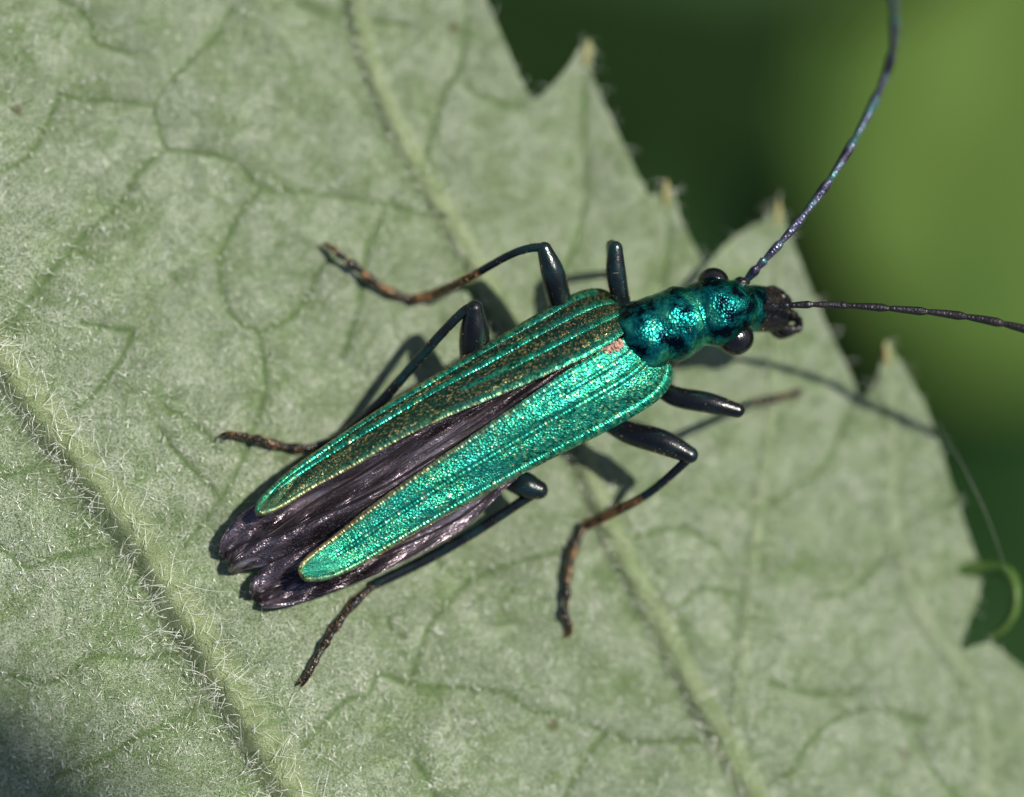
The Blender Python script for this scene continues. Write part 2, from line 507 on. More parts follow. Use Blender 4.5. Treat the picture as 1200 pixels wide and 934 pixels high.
def near_poly(X, Y, poly):
    """closest point on a closed polygon"""
    p = np.asarray(poly, float)
    q = np.roll(p, -1, 0)
    best = np.full(X.shape, 1e9)
    bx, by = X.copy(), Y.copy()
    for (x0, y0), (x1, y1) in zip(p, q):
        dx, dy = x1 - x0, y1 - y0
        t = np.clip(((X - x0) * dx + (Y - y0) * dy) / (dx * dx + dy * dy), 0, 1)
        cx, cy = x0 + t * dx, y0 + t * dy
        d = np.hypot(X - cx, Y - cy)
        k = d < best
        best[k], bx[k], by[k] = d[k], cx[k], cy[k]
    return best, bx, by

leaf = empty('leaf', PV(600, 467, float(zl(600, 467))))
tag(leaf, 'large pale grey-green downy leaf with a toothed edge, beetle standing on it', 'leaf')

def signed_side(X, Y, pts):
    """distance to a polyline, and whether a point lies on its lower side"""
    d = np.full(X.shape, 1e9)
    sd = np.zeros(X.shape)
    for (x0, y0), (x1, y1) in zip(pts[:-1], pts[1:]):
        dx, dy = x1 - x0, y1 - y0
        t = np.clip(((X - x0) * dx + (Y - y0) * dy) / (dx * dx + dy * dy + 1e-9), 0, 1)
        q = np.hypot(X - x0 - t * dx, Y - y0 - t * dy)
        k = q < d
        d[k] = q[k]
        sd[k] = np.sign(dx * (Y - y0) - dy * (X - x0))[k]
    return d, sd

def blade_z(X, Y):
    """relief of the blade and its net tint, with shade painted beside the ribs"""
    Z = zl(X, Y)
    vein_shade = np.zeros(X.shape)
    dip = np.zeros(X.shape)
    for pl in NET:
        s = spline(pl, len(pl) * 4)
        x0, y0 = s.min(0) - 60
        x1, y1 = s.max(0) + 60
        k = (X > x0) & (X < x1) & (Y > y0) & (Y < y1)
        if not k.any():
            continue
        d = dist_poly(X[k], Y[k], s)
        vein_shade[k] = np.maximum(vein_shade[k], np.exp(-(d / 2.9) ** 2))
        dip[k] = np.maximum(dip[k], 0.030 * np.exp(-(d / 5.0) ** 2) + 0.055 * np.exp(-(d / 24.0) ** 2))
    Z -= dip
    for pl, w, h in [(MIDRIB, 50, 0.21)] + list(zip(SIDE, SIDE_W, SIDE_H)):
        s = spline(pl, len(pl) * 6)
        d, sd = signed_side(X, Y, s)
        q = np.clip(0.5 + d * sd / w, 0, 1)
        low = (0.25 + 0.75 * q * q * (3 - 2 * q)) if w > 25 else 0.5                    # the blade falls away on the lower side
        Z -= low * h * 0.65 * np.exp(-(d / (w * 0.85)) ** 2)
        vein_shade = np.maximum(vein_shade, low * 0.5 * np.exp(-((d - w * 0.4) / (w * 0.4)) ** 2))  # shade painted beside the ribs, strongest on the lower side
    return Z, vein_shade

def build_blade():
    gx = np.concatenate([np.arange(-490, -20, 9), np.arange(-20, 1220, 2.6), np.arange(1220, 1470, 9)])
    gy = np.concatenate([np.arange(-370, -20, 9), np.arange(-20, 955, 2.6), np.arange(955, 1460, 9)])
    X, Y = np.meshgrid(gx, gy, indexing='ij')
    nx, ny = X.shape
    inside = in_poly(X, Y, OUTLINE)
    q = inside[:-1, :-1] | inside[1:, :-1] | inside[1:, 1:] | inside[:-1, 1:]
    used = np.zeros((nx, ny), bool)
    for a, b in ((0, 0), (1, 0), (1, 1), (0, 1)):
        used[a:nx - 1 + a, b:ny - 1 + b] |= q
    out = used & ~inside
    _, bx, by = near_poly(X[out], Y[out], OUTLINE)
    X[out], Y[out] = bx, by
    Z, vein_shade = blade_z(X, Y)
    idx = -np.ones((nx, ny), int)
    idx[used] = np.arange(used.sum())
    V = P(X[used], Y[used], Z[used])
    i, j = np.nonzero(q)
    F = np.stack([idx[i, j], idx[i, j + 1], idx[i + 1, j + 1], idx[i + 1, j]], -1)
    o = mesh_object('blade', V, F, m_leaf, leaf)
    at = o.data.attributes.new('vein_shade', 'FLOAT', 'POINT')
    at.data.foreach_set('value', vein_shade[used].astype(np.float32))
    md = o.modifiers.new('thickness', 'SOLIDIFY')
    md.thickness = 0.05
    md.offset = 1.0 if o.data.polygons[0].normal.z < 0 else -1.0
    return o

blade = build_blade()

def vein_strip(name, pl, w, h, rib, taper=(1, 1)):
    n = len(pl) * 18
    c = spline(pl, n)
    t = np.gradient(c, axis=0)
    t /= np.linalg.norm(t, axis=1)[:, None]
    s = np.stack([-t[:, 1], t[:, 0]], -1)
    k = np.arange(n)
    tp = np.linspace(taper[0], taper[1], n) * (1 + 0.06 * np.sin(k * 0.21) + 0.04 * np.sin(k * 0.53 + 1))
    a = np.linspace(-1, 1, 31)
    half = np.where(a > 0, 0.84, 1.0)
    bell = np.where(np.abs(a) < half, np.cos(np.clip(a / half, -1, 1) * math.pi / 2) ** 2, 0.0)
    X = c[:, None, 0] + s[:, None, 0] * a[None] * (tp * w * 0.72)[:, None]
    Y = c[:, None, 1] + s[:, None, 1] * a[None] * (tp * w * 0.72)[:, None]
    Z = blade_z(X, Y)[0] + (h * tp)[:, None] * bell[None] - 0.012 + 0.02 * np.minimum(1, bell * 3)[None]
    o = mesh_object(name, P(X.ravel(), Y.ravel(), Z.ravel()), grid_faces(n, 31), m_leaf, leaf)
    at = o.data.attributes.new('rib', 'FLOAT', 'POINT')
    at.data.foreach_set('value', np.broadcast_to(rib * np.clip(bell * 2.2, 0, 1), X.shape).ravel().astype(np.float32))
    return o

vein_strip('midrib', MIDRIB, 50, 0.24, 0.9, (0.85, 1.12))
for pl, w, h, rb in zip(SIDE, SIDE_W, SIDE_H, (0.7, 0.35, 0.3)):
    vein_strip('side_vein', pl, w, h, rb, (0.8, 1.1))

# tips of the teeth
for (x, y, dx, dy) in [(687, 64, 3, -17), (780, 228, 1, -17), (911, 254, 1, -18), (1039, 418, -1, -17)]:
    z = float(zl(x, y))
    mesh_object('tooth_tip', *tube([P(x - dx * 0.6, y - dy * 0.6, z), P(x, y, z + 0.02), P(x + dx * 0.7, y + dy * 0.7, z + 0.03), P(x + dx, y + dy, z + 0.03)], [0.035, 0.042, 0.036, 0.012], 12, 8, 0.6), m_tip, leaf)

# the curled-over tooth at the margin
def curled():
    c = spline([(1112, 672, -0.16), (1146, 666, 0.06), (1176, 668, 0.28), (1190, 688, 0.42), (1189, 716, 0.40), (1176, 737, 0.30), (1160, 746, 0.18)], 40)
    n = len(c)
    w = np.interp(np.linspace(0, 1, n), [0, 0.3, 0.7, 1], [9, 8, 6, 3])
    t = np.gradient(c[:, :2], axis=0)
    t /= np.linalg.norm(t, axis=1)[:, None]
    s = np.stack([-t[:, 1], t[:, 0]], -1)
    a = np.linspace(-1, 1, 9)
    X = c[:, None, 0] + s[:, None, 0] * a * w[:, None]
    Y = c[:, None, 1] + s[:, None, 1] * a * w[:, None]
    Z = (zl(c[:, 0], c[:, 1]) + c[:, 2])[:, None] + 0.10 * (1 - a[None] ** 2)
    o = mesh_object('curled_tooth', P(X.ravel(), Y.ravel(), Z.ravel()), grid_faces(n, 9), m_curl, leaf)
    o.modifiers.new('thickness', 'SOLIDIFY').thickness = 0.05
curled()

# down on the leaf: short felt everywhere, long hairs along the veins
def leaf_down():
    R, D, L, W = [], [], [], []
    n = 16000
    x = RNG.uniform(-60, 1230, n)
    y = RNG.uniform(-40, 980, n)
    # thick towards the midrib side, thin on the far side
    keep = in_poly(x, y, OUTLINE) & (RNG.uniform(0, 1, n) < np.clip(0.28 + 0.00085 * (y - x * 0.55 + 60), 0.16, 1.0))
    x, y = x[keep], y[keep]
    R.append(P(x, y, zl(x, y) - 0.005))
    D.append(rdir(len(x), 0.45))
    L.append(RNG.gamma(2.2, 0.022, len(x)) + 0.025)
    W.append(RNG.uniform(0.005, 0.010, len(x)))
    n = 2600
    x, y = RNG.uniform(-20, 1220, n), RNG.uniform(-20, 950, n)
    keep = in_poly(x, y, OUTLINE)
    x, y = x[keep], y[keep]
    R.append(P(x, y, zl(x, y) + 0.01))
    D.append(rdir(len(x), 0.8))
    L.append(RNG.uniform(0.02, 0.07, len(x)))
    W.append(RNG.uniform(0.010, 0.018, len(x)))
    for pl, w, cnt, ln in [(MIDRIB, 50, 900, 0.20), (SIDE[0], 30, 420, 0.11), (SIDE[1], 14, 90, 0.08), (SIDE[2], 14, 80, 0.08)]:
        s = spline(pl, 400)
        k = RNG.integers(1, 399, cnt)
        t = s[k + 0] - s[k - 1]
        t /= np.linalg.norm(t, axis=1)[:, None]
        sd = np.stack([-t[:, 1], t[:, 0]], -1)
        off = RNG.normal(0, 0.62, cnt) * w * 0.5
        xy = s[k] + sd * off[:, None]
        sg = np.sign(off)[:, None]
        d2 = sd * sg + t * RNG.normal(0, 1.1, cnt)[:, None]
        hgt = np.where(np.abs(off) < w * 0.4, 0.22 * w / 50, 0.0) * (1 - np.abs(off) / w) - 0.01
        R.append(P(xy[:, 0], xy[:, 1], zl(xy[:, 0], xy[:, 1]) + hgt))
        D.append(np.stack([d2[:, 0], -d2[:, 1], RNG.uniform(0.05, 0.55, cnt)], -1))
        L.append(RNG.gamma(3.0, ln / 3.0, cnt) + 0.05)
        W.append(RNG.uniform(0.003, 0.008, cnt))
    # fringe along the toothed margin
    p = np.asarray(OUTLINE[2:52], float)
    seg = RNG.integers(0, len(p) - 1, 70)
    f = RNG.uniform(0, 1, 70)[:, None]
    xy = p[seg] * (1 - f) + p[seg + 1] * f
    nrm = (p[seg + 1] - p[seg])
    nrm = np.stack([nrm[:, 1], -nrm[:, 0]], -1) / (np.linalg.norm(nrm, axis=1)[:, None] + 1e-6)
    R.append(P(xy[:, 0], xy[:, 1], zl(xy[:, 0], xy[:, 1]) - 0.02))
    D.append(np.stack([nrm[:, 0] + RNG.normal(0, 0.4, 70), -nrm[:, 1] + RNG.normal(0, 0.4, 70), RNG.uniform(-0.2, 0.5, 70)], -1))
    L.append(RNG.uniform(0.05, 0.2, 70))
    W.append(RNG.uniform(0.007, 0.009, 70))
    V, F = hairs(np.vstack(R), np.vstack(D), np.concatenate(L), np.concatenate(W), 0.45, 0.3, 4)
    o = mesh_object('down', V, F, m_hair, leaf)
    tag(o, kind='stuff')
leaf_down()

# ---------------------------------------------------------------- the beetle
beetle = empty('beetle', PV(600, 500, float(zl(600, 500))))
tag(beetle, 'metallic green beetle with gaping wing cases and long dark antennae, standing on the leaf', 'beetle')

def above(px, py, h):
    return P(px, py, zl(px, py) + h)

def leg(B, fem, fr, tib, tr_, tar, claw, brown=False):
    """fem / tib / tar: lists of (px, py, absolute z or height above the leaf as a negative-free float)"""
    B.add(tube([P(*p) for p in fem], fr, 30, 16, 1.0), 1)
    tv, tf = tube([P(*p) for p in tib], tr_, 40, 12, 1.0)
    B.add((tv, tf), 1)
    far = 5 if brown else 2
    if brown:                                            # shin turns brown towards the foot
        k = len(tf)
        for q in range(k):
            if min(tf[q]) // 12 > 24:
                B.m[-k + q] = 5
    t = spline([P(*p) for p in tar], 60)
    # four tarsomeres, each widening towards its end
    cuts = [0, 0.36, 0.58, 0.76, 1.0]
    for a, b in zip(cuts[:-1], cuts[1:]):
        i0, i1 = int(a * 59), min(int(b * 59) + 2, 59)
        seg = t[np.linspace(i0, i1, 5).astype(int)]
        wid = 1.0 if b < 0.99 else 0.72
        B.add(tube(seg, [0.034 * wid, 0.036 * wid, 0.042 * wid, 0.056 * wid, 0.040 * wid], 12, 10, 0.85), far if b < 0.7 else 2)
    for cl in claw:
        B.add(tube([P(*p) for p in cl], [0.030, 0.026, 0.015, 0.005], 10, 8, 1.0), 2)

B = Build()
# trunk: thorax and abdomen under the wing cases
tr_pts = [(770, 400, 0.78), (735, 420, 0.78), (680, 448, 0.74), (600, 492, 0.72), (520, 540, 0.70), (440, 588, 0.70), (380, 622, 0.76), (340, 645, 0.84)]
B.add(tube([P(*p) for p in tr_pts], [(0.36, 0.34), (0.50, 0.46), (0.52, 0.50), (0.47, 0.46), (0.42, 0.36), (0.34, 0.24), (0.24, 0.14), (0.06, 0.04)], 60, 28), 3)
# prothorax, neck, head and muzzle: one continuous loft, lightly sculpted
hd = [(738, 404, 0.80, 0.36, 0.30), (746, 400, 0.84, 0.43, 0.36), (755, 395, 0.94, 0.43, 0.41), (764, 391, 0.91, 0.405, 0.39), (778, 385, 0.90, 0.41, 0.40), (794, 378, 0.91, 0.415, 0.40), (806, 374, 0.89, 0.385, 0.37), (815, 371, 0.87, 0.36, 0.33),
      (826, 368, 0.86, 0.38, 0.34), (841, 365, 0.87, 0.42, 0.37), (858, 362, 0.82, 0.34, 0.33), (872, 361, 0.74, 0.28, 0.27), (888, 362, 0.66, 0.27, 0.23), (905, 366, 0.58, 0.24, 0.19), (920, 370, 0.52, 0.16, 0.13), (928, 372, 0.5, 0.05, 0.05)]
hv, hf = tube([P(a, b, c) for a, b, c, _, _ in hd], [(d, e) for _, _, _, d, e in hd], 142, 64)
cx = hv.reshape(150, 64, 3).mean(1)[:, None, :]
rel = hv.reshape(150, 64, 3) - cx
w3 = hv.reshape(150, 64, 3)
lump = (0.035 * np.sin(w3[..., 0] * 12 + w3[..., 1] * 5 + 0.5) * np.sin(w3[..., 1] * 11 - w3[..., 0] * 6 + 1.2) +
        0.008 * np.sin(w3[..., 0] * 31 + 1.0) * np.sin(w3[..., 1] * 29 + w3[..., 2] * 17) + 0.004 * np.sin(w3[..., 0] * 55 + w3[..., 1] * 47))
hv = (cx + rel * (1 + lump[..., None])).reshape(-1, 3)
nhf = len(hf)
ring = np.array([min(f) // 64 for f in hf])
hm = [4 if r > 115 else (3 if r < 14 else 0) for r in ring]
o0 = B.n
B.add((hv, hf), 0)
B.m[-nhf:] = hm
# bulges that carry the eyes and the feelers
for (x, y, z, r) in [(838, 337, 0.86, 0.16), (858, 386, 0.86, 0.16)]:
    B.add(tube([P(x, y, z - r), P(x, y, z - r * 0.7), P(x, y, z), P(x, y, z + r * 0.8), P(x, y, z + r)], [0.02, r * 0.7, r, r * 0.6, 0.02], 14, 16, 1.0, (0, 1, 0)), 0)
for (x, y, z, r) in [(873, 331, 0.82, 0.07), (886, 361, 0.86, 0.08)]:
    B.add(tube([P(x - 8, y + 4, z - 0.08), P(x - 3, y + 1, z), P(x + 3, y - 1, z + 0.02)], [r * 1.3, r * 1.2, r * 0.5], 10, 12), 4)
# palps and mandibles
for pts in [[(900, 356, .62), (914, 348, .60), (922, 352, .52), (924, 360, .45)], [(908, 378, .58), (924, 386, .50), (935, 384, .45), (936, 375, .42)],
            [(912, 366, .56), (928, 368, .50), (934, 374, .44)], [(905, 384, .5), (914, 392, .42), (926, 390, .36)], [(893, 344, .64), (905, 340, .58), (916, 344, .5)]]:
    B.add(tube([P(*p) for p in pts], [0.06] + [0.055] * (len(pts) - 2) + [0.045], 20, 10), 4)

Z = lambda x, y, h: (x, y, float(zl(x, y)) + h)
# front leg by the leaf tip side: femur stands up, tibia runs back down under it
leg(B, [(738, 372, 0.7), (728, 350, 0.82), (722, 320, 0.92), (721, 291, 0.98)], [0.08, 0.10, 0.115, 0.085],
    [(721, 291, 0.98), (716, 287, 0.8), (716, 300, 0.3), Z(718, 318, 0.12)], [0.07, 0.055, 0.05, 0.05], 
    [Z(718, 318, 0.10), Z(722, 335, 0.06), Z(730, 350, 0.05), Z(738, 362, 0.04)], [])
# middle leg, same side
leg(B, [(672, 392, 0.62), (658, 356, 0.80), (648, 320, 0.98), (638, 292, 1.05)], [0.09, 0.125, 0.135, 0.085],
    [(638, 290, 1.05), (620, 291, 1.02), (595, 300, 0.92), (550, 325, 0.62), Z(512, 343, 0.22), Z(484, 351, 0.10)], [0.055, 0.048, 0.045, 0.047, 0.055, 0.055],
    [Z(488, 351, 0.10), Z(462, 344, 0.10), Z(436, 328, 0.12), Z(412, 309, 0.14), Z(394, 296, 0.14)],
    [[Z(396, 298, 0.14), Z(388, 290, 0.14), Z(380, 285, 0.11), Z(376, 288, 0.07)], [Z(396, 297, 0.13), Z(390, 290, 0.11), Z(384, 289, 0.08), Z(381, 292, 0.05)]], True)
# hind leg, same side
leg(B, [(565, 455, 0.60), (557, 425, 0.74), (556, 390, 0.95), (556, 362, 1.08)], [0.12, 0.165, 0.17, 0.10],
    [(556, 360, 1.08), (540, 368, 1.05), (500, 410, 0.88), (445, 472, 0.64), (400, 512, 0.48), Z(374, 522, 0.10)], [0.07, 0.055, 0.055, 0.06, 0.06, 0.055],
    [Z(378, 522, 0.12), Z(352, 525, 0.11), Z(325, 521, 0.11), Z(300, 514, 0.12), Z(284, 510, 0.13)],
    [[Z(286, 511, 0.13), Z(272, 508, 0.14), Z(260, 509, 0.10), Z(257, 516, 0.04)], [Z(286, 510, 0.12), Z(274, 510, 0.11), Z(266, 512, 0.08), Z(263, 517, 0.04)]])
# front leg by the midrib side
leg(B, [(768, 448, 0.62), (790, 464, 0.72), (830, 472, 0.80), (864, 481, 0.80)], [0.09, 0.115, 0.12, 0.085],
    [(866, 481, 0.80), (868, 478, 0.6), (876, 474, 0.2), Z(886, 471, 0.13)], [0.07, 0.055, 0.05, 0.055],
    [Z(884, 471, 0.13), Z(898, 469, 0.11), Z(912, 466, 0.11), Z(924, 463, 0.11)],
    [[Z(922, 463, 0.11), Z(932, 459, 0.12), Z(940, 457, 0.10), Z(943, 460, 0.05)], [Z(922, 464, 0.1), Z(930, 463, 0.09), Z(936, 463, 0.07), Z(939, 465, 0.04)]])
# middle leg
leg(B, [(700, 488, 0.58), (735, 506, 0.70), (776, 518, 0.82), (808, 533, 0.86)], [0.09, 0.13, 0.145, 0.10],
    [(808, 532, 0.86), (800, 544, 0.82), (760, 578, 0.58), (720, 600, 0.36), Z(686, 616, 0.12)], [0.075, 0.052, 0.05, 0.058, 0.062],
    [Z(688, 613, 0.14), Z(675, 638, 0.13), Z(667, 668, 0.13), Z(664, 698, 0.13), Z(662, 722, 0.13)],
    [[Z(663, 720, 0.12), Z(668, 732, 0.11), Z(669, 743, 0.08), Z(660, 747, 0.03)], [Z(663, 720, 0.11), Z(666, 731, 0.09), Z(666, 741, 0.06), Z(662, 744, 0.03)]], True)
# hind leg
leg(B, [(570, 545, 0.55), (595, 558, 0.64), (617, 569, 0.74), (631, 574, 0.76)], [0.12, 0.14, 0.15, 0.11],
    [(634, 576, 0.72), (620, 582, 0.70), (560, 621, 0.60), (500, 655, 0.54), Z(440, 684, 0.12)], [0.08, 0.058, 0.06, 0.066, 0.062],
    [Z(444, 682, 0.13), Z(420, 702, 0.12), Z(398, 728, 0.12), Z(380, 756, 0.13), Z(366, 782, 0.13)],
    [[Z(368, 778, 0.13), Z(360, 790, 0.12), Z(351, 800, 0.08), Z(346, 804, 0.03)], [Z(368, 778, 0.12), Z(363, 790, 0.10), Z(357, 800, 0.07), Z(354, 805, 0.03)]])
body = B.make('body', [m_body, m_leg, m_tarsus, m_dark, m_dark, m_amber], beetle)

# setae on legs and flanks
def body_setae():
    me = body.data
    n = len(me.polygons)
    mi = np.zeros(n, np.int32); me.polygons.foreach_get('material_index', mi)
    ce = np.zeros(n * 3); me.polygons.foreach_get('center', ce); ce = ce.reshape(-1, 3)
    no = np.zeros(n * 3); me.polygons.foreach_get('normal', no); no = no.reshape(-1, 3)
    ar = np.zeros(n); me.polygons.foreach_get('area', ar)
    pr = ar * np.where((mi == 2) | (mi == 5), 6.0, np.where(mi == 1, 0.7, np.where(mi == 3, 0.35, np.where(mi == 4, 0.8, 0.15))))
    k = RNG.choice(n, 5600, p=pr / pr.sum())
    d = no[k] + RNG.normal(0, 0.5, (len(k), 3))
    root = ce[k] + RNG.normal(0, 0.008, (len(k), 3))
    V, F = hairs(root, d, RNG.uniform(0.03, 0.08, len(k)), RNG.uniform(0.003, 0.006, len(k)), 0.2, 0.1, 2)
    tag(mesh_object('setae', V, F, m_gold, beetle), kind='stuff')
    # dark bristles of the legs and mouth
    pr = ar * np.where((mi == 1) | (mi == 2) | (mi == 5), 1.0, np.where(mi == 4, 1.2, 0.0))
    k = RNG.choice(n, 6500, p=pr / pr.sum())
    d = no[k] + RNG.normal(0, 0.45, (len(k), 3))
    V, F = hairs(ce[k] + RNG.normal(0, 0.008, (len(k), 3)), d, RNG.uniform(0.025, 0.07, len(k)), RNG.uniform(0.003, 0.006, len(k)), 0.2, 0.1, 2)
    tag(mesh_object('bristles', V, F, m_black, beetle), kind='stuff')
body_setae()

# eyes
for (x, y, z, r) in [(836, 331, 0.84, 0.185), (862, 396, 0.84, 0.215)]:
    n, sg = 20, 28
    th = np.linspace(0.02, math.pi - 0.02, n)
    c = P(x, y, z)
    V = [c + r * np.array([math.sin(t) * math.cos(2 * math.pi * j / sg) * 0.98, math.sin(t) * math.sin(2 * math.pi * j / sg) * 0.92, math.cos(t) * 0.9]) for t in th for j in range(sg)]
    F = [[i * sg + j, (i + 1) * sg + j, (i + 1) * sg + (j + 1) % sg, i * sg + (j + 1) % sg] for i in range(n - 1) for j in range(sg)]
    mesh_object('eye', V, F, m_eye, beetle)

# antennae: eleven articles each, a child per article
def antenna(pts, r0, r1, mats):
    p = spline([P(*q) for q in pts], 400)
    root = None
    cuts = [0, 0.075, 0.115, 0.20, 0.30, 0.40, 0.50, 0.60, 0.70, 0.80, 0.90, 1.0]
    for k, (a, b) in enumerate(zip(cuts[:-1], cuts[1:])):
        i0, i1 = int(a * 399), min(int(b * 399) + 2, 399)
        seg = p[np.linspace(i0, i1, 7).astype(int)]
        r = r0 + (r1 - r0) * a
        rr = np.array([0.60, 0.82, 0.94, 1.02, 1.10, 1.14, 0.72]) * r
        if k == 0:
            rr = np.array([0.6, 0.8, 1.0, 1.15, 1.3, 1.3, 0.9]) * r
        vf = tube(seg, rr, 16, 12)
        if root is None:
            root = mesh_object('antenna', *vf, mats[0], beetle)
        else:
            o = mesh_object('antenna_segment', *vf, mats[0], None)
            o.parent = root
antenna([(872, 331, 0.84), (893, 308, 0.94), (915, 284, 0.96), (942, 252, 0.90), (972, 212, 0.75), (1002, 163, 0.45), (1030, 108, 0.0), (1046, 62, -0.5), (1049, 20, -1.0), (1043, -30, -1.5), (1030, -90, -2.0)], 0.044, 0.058, [m_antenna])
antenna([(888, 361, 0.88), (922, 358, 1.0), (960, 357, 1.06), (1010, 359, 1.12), (1060, 363, 1.18), (1110, 368, 1.25), (1160, 376, 1.35), (1210, 388, 1.5), (1280, 408, 1.65), (1370, 440, 1.8)], 0.037, 0.050, [m_black])

# wing cases
def lofted(st, nu, nv, zfun):
    s = np.asarray(st, float)
    c = spline(s, nu)
    v = np.linspace(0, 1, nv)
    X = c[:, None, 0] * (1 - v) + c[:, None, 2] * v
    Y = c[:, None, 1] * (1 - v) + c[:, None, 3] * v
    u = np.linspace(0, 1, nu)[:, None]
    Zz = zfun(c, u, v[None, :])
    return X, Y, Zz, u, v

def add_uv(o, nu, nv):
    me = o.data
    uvl = me.uv_layers.new(name='UVMap')
    li = np.zeros(len(me.loops), np.int32)
    me.loops.foreach_get('vertex_index', li)
    uv = np.stack([(li // nv) / (nu - 1), (li % nv) / (nv - 1)], -1)
    uvl.data.foreach_set('uv', uv.ravel().astype(np.float32))

def elytron(st, costae, power, flip, side, bronze_shade):
    nu, nv = 420, 110
    def zf(c, u, v):
        zi, zo = c[:, 4:5], c[:, 5:6]
        z = zi + (zo - zi) * (v ** power * 0.85 + 0.15 * v)
        edge = np.minimum(1.0, (u / 0.06)) ** 0.5                       # rounded shoulder
        z = z - 0.16 * (1 - edge)
        z = z + 0.10 * u - 0.24 * np.clip(1 - u / 0.34, 0, 1) ** 2       # arched down to the front
        tipf = np.clip((u - 0.95) / 0.05, 0, 1)
        z = z - 0.06 * tipf ** 2
        z = z + 0.010 * np.sin(u * 25 + v * 5) * np.sin(v * 8 + u * 11)
        for vs, amp, wd, u0, u1 in costae:
            vc = np.interp(u, np.linspace(0, 1, len(vs)), vs)
            fade = np.clip((u - u0) / 0.06, 0, 1) * np.clip((u1 - u) / 0.10, 0, 1)
            dv = v - vc
            z = z + fade * amp * (np.exp(-(dv / wd) ** 2) - 0.45 * np.exp(-((dv - side * wd * 2.2) / (wd * 1.3)) ** 2))
        return z
    X, Y, Zz, u, v = lofted(st, nu, nv, zf)
    F = grid_faces(nu, nv)
    if flip:
        F = F[:, ::-1]
    V = P(X.ravel(), Y.ravel(), Zz.ravel())
    o = mesh_object('elytron', V, F, m_elytron, beetle)
    add_uv(o, nu, nv)
    cop_shade = np.zeros((nu, nv))
    uu, vv = np.broadcast_to(u, (nu, nv)), np.broadcast_to(v[None], (nu, nv))
    gold = np.maximum(np.clip((uu - 0.955) / 0.04, 0, 1), np.clip((np.abs(vv - 0.5) - 0.42) / 0.04, 0, 1) * np.clip((uu - 0.25) / 0.35, 0, 1)) * 0.85
    ag = o.data.attributes.new('gold', 'FLOAT', 'POINT')
    ag.data.foreach_set('value', gold.ravel().astype(np.float32))
    cop_shade = 0.9 * np.clip((0.03 - uu) / 0.015, 0, 1)                       # dark front rim
    # bronze and painted shade between the ribs, strong on the shaded case
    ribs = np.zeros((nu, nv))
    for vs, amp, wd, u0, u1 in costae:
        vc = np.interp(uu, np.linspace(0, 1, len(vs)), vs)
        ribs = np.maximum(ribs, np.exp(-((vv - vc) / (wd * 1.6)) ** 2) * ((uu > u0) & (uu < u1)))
    cop_shade = np.maximum(cop_shade, bronze_shade * (1 - ribs) * (0.85 + 0.15 * vv) * np.clip(1.45 - 0.75 * uu, 0, 1))
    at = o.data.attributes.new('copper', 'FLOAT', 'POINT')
    at.data.foreach_set('value', cop_shade.ravel().astype(np.float32))
    md = o.modifiers.new('thickness', 'SOLIDIFY')
    md.thickness = 0.035
    md.offset = -1.0
    return o, V.reshape(nu, nv, 3)

L_ST = [(739, 376, 724, 354, 1.24, 1.00), (730, 392, 703, 341, 1.36, 0.88), (702, 411, 674, 346, 1.42, 0.84), (660, 431, 632, 369, 1.42, 0.88), (600, 458, 574, 403, 1.40, 0.96),
        (540, 482, 510, 441, 1.38, 1.02), (470, 515, 440, 484, 1.36, 1.08), (410, 549, 380, 524, 1.34, 1.12), (365, 573, 340, 553, 1.32, 1.14), (338, 589, 314, 577, 1.30, 1.18), (324, 596, 305, 588, 1.28, 1.21), (312, 600, 302, 597, 1.26, 1.22), (305, 601, 304, 601, 1.25, 1.24)]
R_ST = [(741, 383, 770, 408, 1.22, 1.20), (731, 396, 786, 437, 1.34, 1.08), (703, 413, 771, 466, 1.38, 1.05), (655, 441, 722, 497, 1.38, 1.08), (605, 475, 657, 530, 1.35, 1.10),
        (550, 513, 597, 562, 1.31, 1.12), (490, 554, 537, 595, 1.28, 1.15), (430, 598, 478, 629, 1.26, 1.18), (385, 633, 426, 660, 1.24, 1.20), (364, 650, 396, 674, 1.23, 1.23), (355, 659, 380, 678, 1.22, 1.25), (352, 667, 367, 679, 1.20, 1.27), (356, 676, 359, 678, 1.18, 1.29)]
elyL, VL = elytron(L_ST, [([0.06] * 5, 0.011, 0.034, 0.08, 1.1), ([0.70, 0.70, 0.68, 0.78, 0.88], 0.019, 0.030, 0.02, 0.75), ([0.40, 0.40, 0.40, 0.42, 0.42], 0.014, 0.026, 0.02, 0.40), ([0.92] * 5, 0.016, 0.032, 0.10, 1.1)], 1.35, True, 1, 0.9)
elyR, VR = elytron(R_ST, [([0.05] * 5, 0.010, 0.028, 0.08, 1.1), ([0.52, 0.50, 0.46, 0.44, 0.5], 0.020, 0.022, 0.02, 0.72), ([0.25, 0.25, 0.25, 0.25, 0.25], 0.010, 0.022, 0.02, 0.35), ([0.93] * 5, 0.018, 0.030, 0.06, 1.1)], 2.3, False, -1, 0.03)

def elytron_setae(o, V, n, back):
    nu, nv, _ = V.shape
    i = RNG.integers(4, nu - 4, n)
    j = RNG.integers(2, nv - 2, n)
    t = V[i + 3, j] - V[i - 3, j]
    t /= np.linalg.norm(t, axis=1)[:, None]
    s = V[i, np.minimum(j + 2, nv - 1)] - V[i, j - 2]
    s /= np.linalg.norm(s, axis=1)[:, None] + 1e-9
    d = t * 0.8 + s * RNG.normal(back, 0.35, n)[:, None] + np.array([0, 0, 0.35])
    h, F = hairs(V[i, j], d, RNG.uniform(0.03, 0.06, n), RNG.uniform(0.0035, 0.0065, n), 0.2, 0.3, 2)
    st = mesh_object('setae', h, F, m_gold, None)
    st.parent = o
    tag(st, kind='stuff')
elytron_setae(elyL, VL, 6500, 0.9)
elytron_setae(elyR, VR, 900, 0.4)

